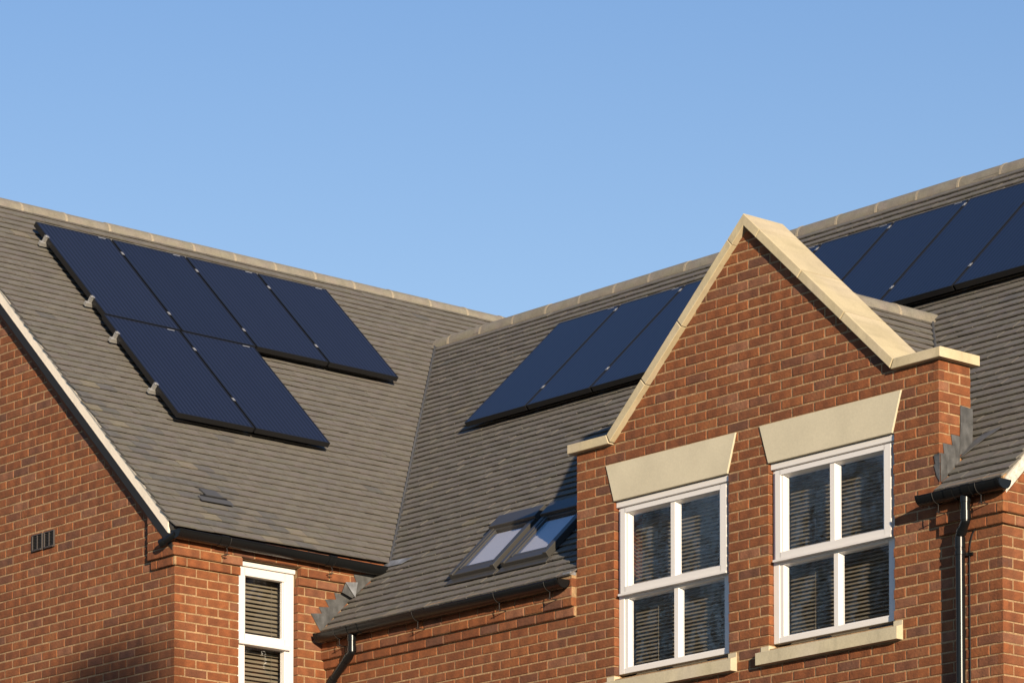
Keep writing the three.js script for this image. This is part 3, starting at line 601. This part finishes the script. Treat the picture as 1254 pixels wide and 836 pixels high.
// ---- lead flashings
{
  // stepped flashing on the wing side wall, (u along the wall from the gable corner, y)
  const u = (z) => ZF - z, ptsTop = [];
  const g = group('step_flashing', house, [XL, G, ZF]); g.rotation.y = Math.PI / 2;
  const roof = (z) => mainY(z) + 0.012;
  const zig = [[0.165, -0.814], [0.045, -0.8], [0.082, -0.75], [-0.03, -0.736], [0.014, -0.677], [-0.105, -0.661], [-0.085, -0.606]];
  mesh('lead_step', metreUV(slab([[0.062, -0.955], ...zig, [-0.27, -0.606], [-0.27, roof(-0.27)]].map(([z, y]) => [u(z), y]), 0.004, 0.0065), 3), leadMat, g);
  mesh('lead_step', metreUV(slab([[-0.24, -0.64], [-0.13, -0.604], [-0.17, -0.515], [-0.285, -0.498], [-0.255, -0.437], [-0.5, -0.4], [-0.5, roof(-0.5)]].map(([z, y]) => [u(z), y]), 0.053, 0.0555), 3, 0.4), leadMat, g);
  mesh('lifted_lead', metreUV(slab([[u(-0.16), -0.515], [u(-0.265), -0.632], [u(-0.29), -0.5]], 0.062, 0.066), 3), paleLead, g);
  const ga = group('eaves_lead', house, [0, G, 0]);
  mesh('lead_tail', metreUV(slab([[0, 0], [0.3, -0.01], [0.42, 0.06], [0.08, 0.09]], 0, 0.004).rotateX(-Math.PI / 2).rotateX(TH).translate(-3.12, mainY(-0.56) + 0.022, -0.56), 3), paleLead, ga);
  // right return of the dormer parapet
  const d = group('step_flashing', house, [DW, G, 0]); d.rotation.y = Math.PI / 2;
  const lead = (pts, o, k) => mesh('lead_step', metreUV(slab(pts.map(([z, y]) => [-z, y]), o, o + 0.003), 3, k * 0.4, k * 0.2), leadMat, d);
  lead([[-0.215, -0.43], [-0.345, -0.425], [-0.345, -0.305], [-0.215, -0.298]].reverse(), 0.004, 0);
  lead([[-0.2, -0.66], [-0.33, -0.58], [-0.345, -0.41], [-0.212, -0.425]].reverse(), 0.008, 1);
  lead([[-0.16, -0.745], [-0.205, -0.7], [-0.205, -0.522], [-0.115, -0.522]].reverse(), 0.0045, 2);
  lead([[-0.06, -0.83], [-0.165, -0.74], [-0.15, -0.598], [-0.03, -0.598]].reverse(), 0.0055, 3);
  lead([[-0.004, -0.88], [-0.075, -0.83], [-0.06, -0.672], [-0.002, -0.672]].reverse(), 0.0065, 4);
  const fr = group('corner_lead', house, [0, G, 0]);
  mesh('lead_piece', metreUV(slab([[DW - 0.05, -0.678], [DW - 0.035, -0.745], [DW - 0.05, -0.752], [DW - 0.02, -0.84], [DW + 0.007, -0.88], [DW + 0.007, -0.674]], 0.004, 0.0065), 3), leadMat, fr);
  // soaker dressed over the tiles at the foot of the dormer valley
  const so = group('valley_apron', house, [DW, G + mainY(-0.33), -0.33]); so.rotation.x = TH;
  mesh('lead_sheet', metreUV(slab([[0.005, -0.02], [0.05, -0.12], [0.21, -0.17], [0.1, -0.02], [0.03, 0.13], [0.005, 0.16]].map(([x, s]) => [x, -s]), 0.024, 0.028).rotateX(-Math.PI / 2), 3), leadMat, so);
  // apron on the left of the dormer
  const sl = group('corner_lead', house, [0, G, 0]);
  mesh('lead_piece', metreUV(slab([[-0.03, -0.93], [-0.008, -0.93], [-0.008, -0.62], [-0.03, -0.66]], -0.06, -0.057).translate(0, 0, 0), 3), leadMat, sl);
  mesh('lead_piece', metreUV(box(-0.1, -0.006, -0.955, -0.93, 0.0, 0.06), 3), paleLead, sl);
}
// ---- wall vents and the roof vent
for (const [x0, x1] of [[-5.2, -5.042], [-5.02, -4.865]]) {
  const g = group('air_vent', house, [x0, G, ZF]), w = x1 - x0;
  mesh('vent_frame', join([cbox(0, 0.014, -0.168, -0.022, -0.01, 0.014, 0.003), cbox(w - 0.014, w, -0.168, -0.022, -0.01, 0.014, 0.003), cbox(0.012, w - 0.012, -0.034, -0.022, -0.01, 0.014, 0.003), cbox(0.012, w - 0.012, -0.168, -0.154, -0.01, 0.02, 0.003), cbox(w / 2 - 0.005, w / 2 + 0.005, -0.156, -0.032, -0.01, 0.012, 0.002)]), std({ color: lin(0.05, 0.04, 0.035), roughness: 0.6 }), g);
  mesh('backing', box(0.006, w - 0.006, -0.162, -0.028, -0.002, 0.003), blackBoard, g);
  for (let k = 0; k < 9; k++) { const l = mesh('louvre', box(0.012, w - 0.012, -0.003, 0.001, -0.006, 0.006), std({ color: lin(0.02, 0.017, 0.016), roughness: 0.7 }), g, [0, -0.045 - k * 0.0125, 0.004]); l.rotation.x = 0.5; }
}
{
  const g = group('vent_tile', house, [RID.lx, G + RID.ly, 0]); g.rotation.order = 'YXZ'; g.rotation.y = Math.PI / 2; g.rotation.x = TH;
  const slate = std({ color: lin(0.06, 0.061, 0.066), roughness: 0.7 });
  const hood = mesh('hood', slab([[4.675, 0.018], [4.8, 0.036], [4.8, 0.046], [4.675, 0.026]], 0, 0.17), slate, g); hood.rotation.y = -Math.PI / 2; hood.position.set(-0.88, -0.006, 0);
  mesh('slot', box(-1.1, -0.83, 0.018, 0.026, 4.79, 4.812), blackBoard, g);
  mesh('base', slab([[4.812, 0.016], [4.885, 0.024], [4.885, 0.03], [4.812, 0.024]], 0, 0.33).rotateY(-Math.PI / 2).translate(-0.805, 0, 0), slate, g);
}
shadows(house);

// ---------------------------------------------------------------- solar panels
const ord = ['first', 'second', 'third', 'fourth', 'fifth', 'sixth', 'seventh', 'eighth'];
function solarPanel(base, turn, w, l, label, grp, clampsAt) {        // local x along the ridge, y off the roof, z down the slope, origin at the middle of the lower edge
  const g = new THREE.Group(); g.name = numbered('solar_panel'); scene.add(g); g.position.copy(base); g.rotation.order = 'YXZ'; g.rotation.y = turn; g.rotation.x = TH;
  tag(g, label, 'solar panel', grp);
  const h = w / 2, y0 = 0.072, y1 = 0.12, b = 0.012;
  mesh('frame', join([cbox(-h, -h + b, y0, y1, -l, 0, 0.002), cbox(h - b, h, y0, y1, -l, 0, 0.002), cbox(-h + b, h - b, y0, y1, -l, -l + b, 0.002), cbox(-h + b, h - b, y0, y1, -b, 0, 0.002), box(-h + b, h - b, y0 + 0.02, y0 + 0.024, -l + b, -b)]), panelFrame, g);
  mesh('glass', new THREE.PlaneGeometry(w - 2 * b + 0.002, l - 2 * b + 0.002).rotateX(-Math.PI / 2).translate(0, y1 - 0.002, -l / 2), panelGlass[Math.floor(rnd() * 3)], g);
  for (const s of clampsAt ?? []) mesh('clamp', join([box(-h - 0.021, -h + 0.004, y1, y1 + 0.003, -s - 0.022, -s + 0.022), rod([-h - 0.009, y1, -s], [-h - 0.009, y1 + 0.006, -s], 0.006, 8)]), dullAlu, g);
  mesh('maker_plate', box(h - 0.14, h - 0.06, y1 - 0.0015, y1 + 0.0004, -l + 0.016, -l + 0.024), std({ color: lin(0.25, 0.26, 0.3), roughness: 0.6 }), g);
  return shadows(g);
}
const onLeft = (z, s) => V3(RID.lx + s / SL, G + RID.ly - s * T / SL, z);
const onMain = (x, s) => V3(x, G + RID.y - s * T / SL, RID.z + s / SL);
const PW = 0.816, PP = 0.838;
for (let c = 0; c < 4; c++) solarPanel(onLeft(0.735 - PW / 2 - c * PP, 2.05), Math.PI / 2, PW, 1.528, `dark solar panel, upper row on wing roof, ${ord[c]} from the brick gable`, 'solar panels on the wing roof', c ? [0.275, 1.28] : null);
for (let c = 0; c < 2; c++) solarPanel(onLeft(0.765 - PW / 2 - c * PP, 3.62), Math.PI / 2, PW, 1.55, `dark solar panel, lower row on wing roof, ${c ? 'farther from' : 'closer to'} the brick gable`, 'solar panels on the wing roof', c ? [0.45, 1.25] : null);
for (let c = 0; c < 8; c++) solarPanel(onMain(-3.795 + PW / 2 + c * PP, 2.315), 0, PW, 1.585, `navy solar panel in the long row under the main ridge, ${ord[c]} from the valley`, 'solar panels on the main roof', c ? [0.285, 1.5] : null);
function rail(base, turn, len, label, grp, left) {
  const g = new THREE.Group(); g.name = numbered('mounting_rail'); scene.add(g); g.position.copy(base); g.rotation.order = 'YXZ'; g.rotation.y = turn; g.rotation.x = TH;
  tag(g, label, 'rail', grp);
  mesh('bar', cbox(0, len, 0.026, 0.066, -0.019, 0.019, 0.003), alu, g);
  if (left) mesh('end_clamp', join([box(0.026, 0.052, 0.066, 0.114, -0.015, 0.015), box(0.026, 0.066, 0.1205, 0.125, -0.015, 0.015), rod([0.039, 0.1, 0], [0.039, 0.134, 0], 0.007, 8)]), alu, g);
  for (let x = 0.3; x < len; x += 1.1) mesh('roof_hook', join([box(x - 0.018, x + 0.018, 0.016, 0.026, -0.09, 0.05)]), alu, g);
  return shadows(g);
}
[[0.785, 0.735, 3.42], [1.785, 0.735, 3.42], [2.375, 0.765, 1.74], [3.18, 0.765, 1.74]].forEach(([s, z, len], i) => rail(onLeft(z + 0.052, s), Math.PI / 2, len, `aluminium rail with end clamp under ${i < 2 ? 'upper' : 'lower'} wing panel row, ${i % 2 ? 'nearer eaves' : 'nearer ridge'}`, 'aluminium rails under the wing panels', true));
[0.82, 2.02].forEach((s, i) => rail(onMain(-3.78, s), 0, 6.66, `aluminium rail under the long main roof panel row, ${i ? 'nearer the eaves' : 'nearer the ridge'}`, 'aluminium rails under the main roof panels', false));

// ---------------------------------------------------------------- blinds behind the panes
function blind(x, y, z, turn, w, y0, y1, pitch, tilt, label, mat = slatMat) {
  const g = new THREE.Group(); g.name = numbered('venetian_blind'); scene.add(g); g.position.set(x, y, z); g.rotation.y = turn; tag(g, label, 'blind', 'venetian blinds inside the windows');
  const slat = new THREE.BoxGeometry(w, 0.0016, pitch * 0.78);
  for (let yy = y1 - 0.03; yy > y0; yy -= pitch) { const s = mesh('slat', slat, mat, g, [w / 2, yy, 0]); s.rotation.set(tilt + rr(-0.03, 0.03), 0, rr(-0.0017, 0.0017)); }
  mesh('head_rail', box(0, w, y1 - 0.025, y1, -0.018, 0.018), mat, g);
  for (const f of [0.22, 0.78]) mesh('cord', rod([w * f, y0, 0.014], [w * f, y1 - 0.02, 0.014], 0.0016, 5), mat, g);
  return shadows(g);
}
blind(0.455, G, -0.21, 0, 1.21, -1.78, -0.5, 0.0295, 0.8, 'beige venetian blind inside the dormer window beside the roof windows');
blind(2.135, G, -0.21, 0, 1.21, -1.78, -0.5, 0.0295, 0.8, 'beige venetian blind inside the dormer window beside the black downpipe');
blind(XL - 0.19, G, ZF - lw[0] - 0.01, Math.PI / 2, lw[1] - lw[0] - 0.02, -1.78, -0.5, 0.036, 1.0, 'beige venetian blind inside the tall narrow wing window', slatMat);

// ---------------------------------------------------------------- bare trees facing the house, mirrored in the front panes
function bareTree(x, z, h, label, s0) {
  seed = s0;
  const g = new THREE.Group(); g.name = numbered('bare_tree'); g.position.set(x, 0, z); scene.add(g); tag(g, label, 'tree', 'bare trees facing the house');
  const trunk = [], twigs = [];
  const grow = (p, d, len, r, depth) => {
    const q = p.clone().addScaledVector(d, len);
    const c = new THREE.CylinderGeometry(r * 0.66, r, len, depth > 4 ? 7 : depth > 2 ? 5 : 3, 1, true); c.applyQuaternion(new THREE.Quaternion().setFromUnitVectors(V3(0, 1, 0), d)); c.translate((p.x + q.x) / 2, (p.y + q.y) / 2, (p.z + q.z) / 2);
    (depth > 5 ? trunk : twigs).push(c);
    if (!depth) return;
    const n = depth > 5 ? 3 : depth > 1 ? 3 : 2;
    for (let i = 0; i < n; i++) { const e = d.clone().add(V3(rr(-0.75, 0.75), rr(-0.2, 0.45), rr(-0.75, 0.75))).normalize(); grow(q.clone().addScaledVector(d, -len * rr(0, 0.35)), e, len * rr(0.66, 0.84), r * (i ? 0.52 : 0.66), depth - 1); }
  };
  grow(V3(0, 0, 0), V3(rr(-0.04, 0.04), 1, rr(-0.04, 0.04)).normalize(), h * 0.24, h * 0.02, 7);
  const bark = std({ color: lin(0.055, 0.045, 0.035), roughness: 1 });
  mesh('trunk', join(trunk), bark, g); mesh('crown', join(twigs), bark, g);
  return shadows(g);
}
bareTree(-15, 16, 21, 'broad bare tree with a forked trunk, closest to the brick gable', 11);
bareTree(-22, 24, 25, 'tall bare tree with dense twigs, behind the broad one', 23);
bareTree(-11, 20, 18, 'smaller bare tree standing apart from the taller ones', 37);
bareTree(-18, 27, 24, 'slender tall bare tree between the dense one and the small one', 51);

{ // slim upright tree behind the photographer: its tip shades the foot of the wing gable
  seed = 77;
  const g = new THREE.Group(); g.name = numbered('bare_tree'); g.position.set(27.45, 0, 16.36); scene.add(g); tag(g, 'slim upright bare tree whose tip shades the brick gable', 'tree', 'bare trees facing the house');
  const H = 14.1, tw = [], tr = [rod([0, 0, 0], [0, 6, 0], 0.17, 8), rod([0, 6, 0], [0, H, 0], 0.06, 6)];
  for (let i = 0; i < 700; i++) { const y = rr(2.5, H - 0.5), a = rr(0, 6.283), l = (H - y) * 0.16 + rr(0.1, 0.3), b = rr(0.6, 1.1); const c = [Math.cos(a) * l, y + l * (1.6 + b), Math.sin(a) * l]; if (c[1] < H) tw.push(rod([0, y, 0], c, 0.018, 4, true)); }
  const bark = std({ color: lin(0.055, 0.045, 0.035), roughness: 1 });
  mesh('trunk', join(tr), bark, g); mesh('crown', join(tw), bark, g); shadows(g);
}
renderer.render(scene, camera);
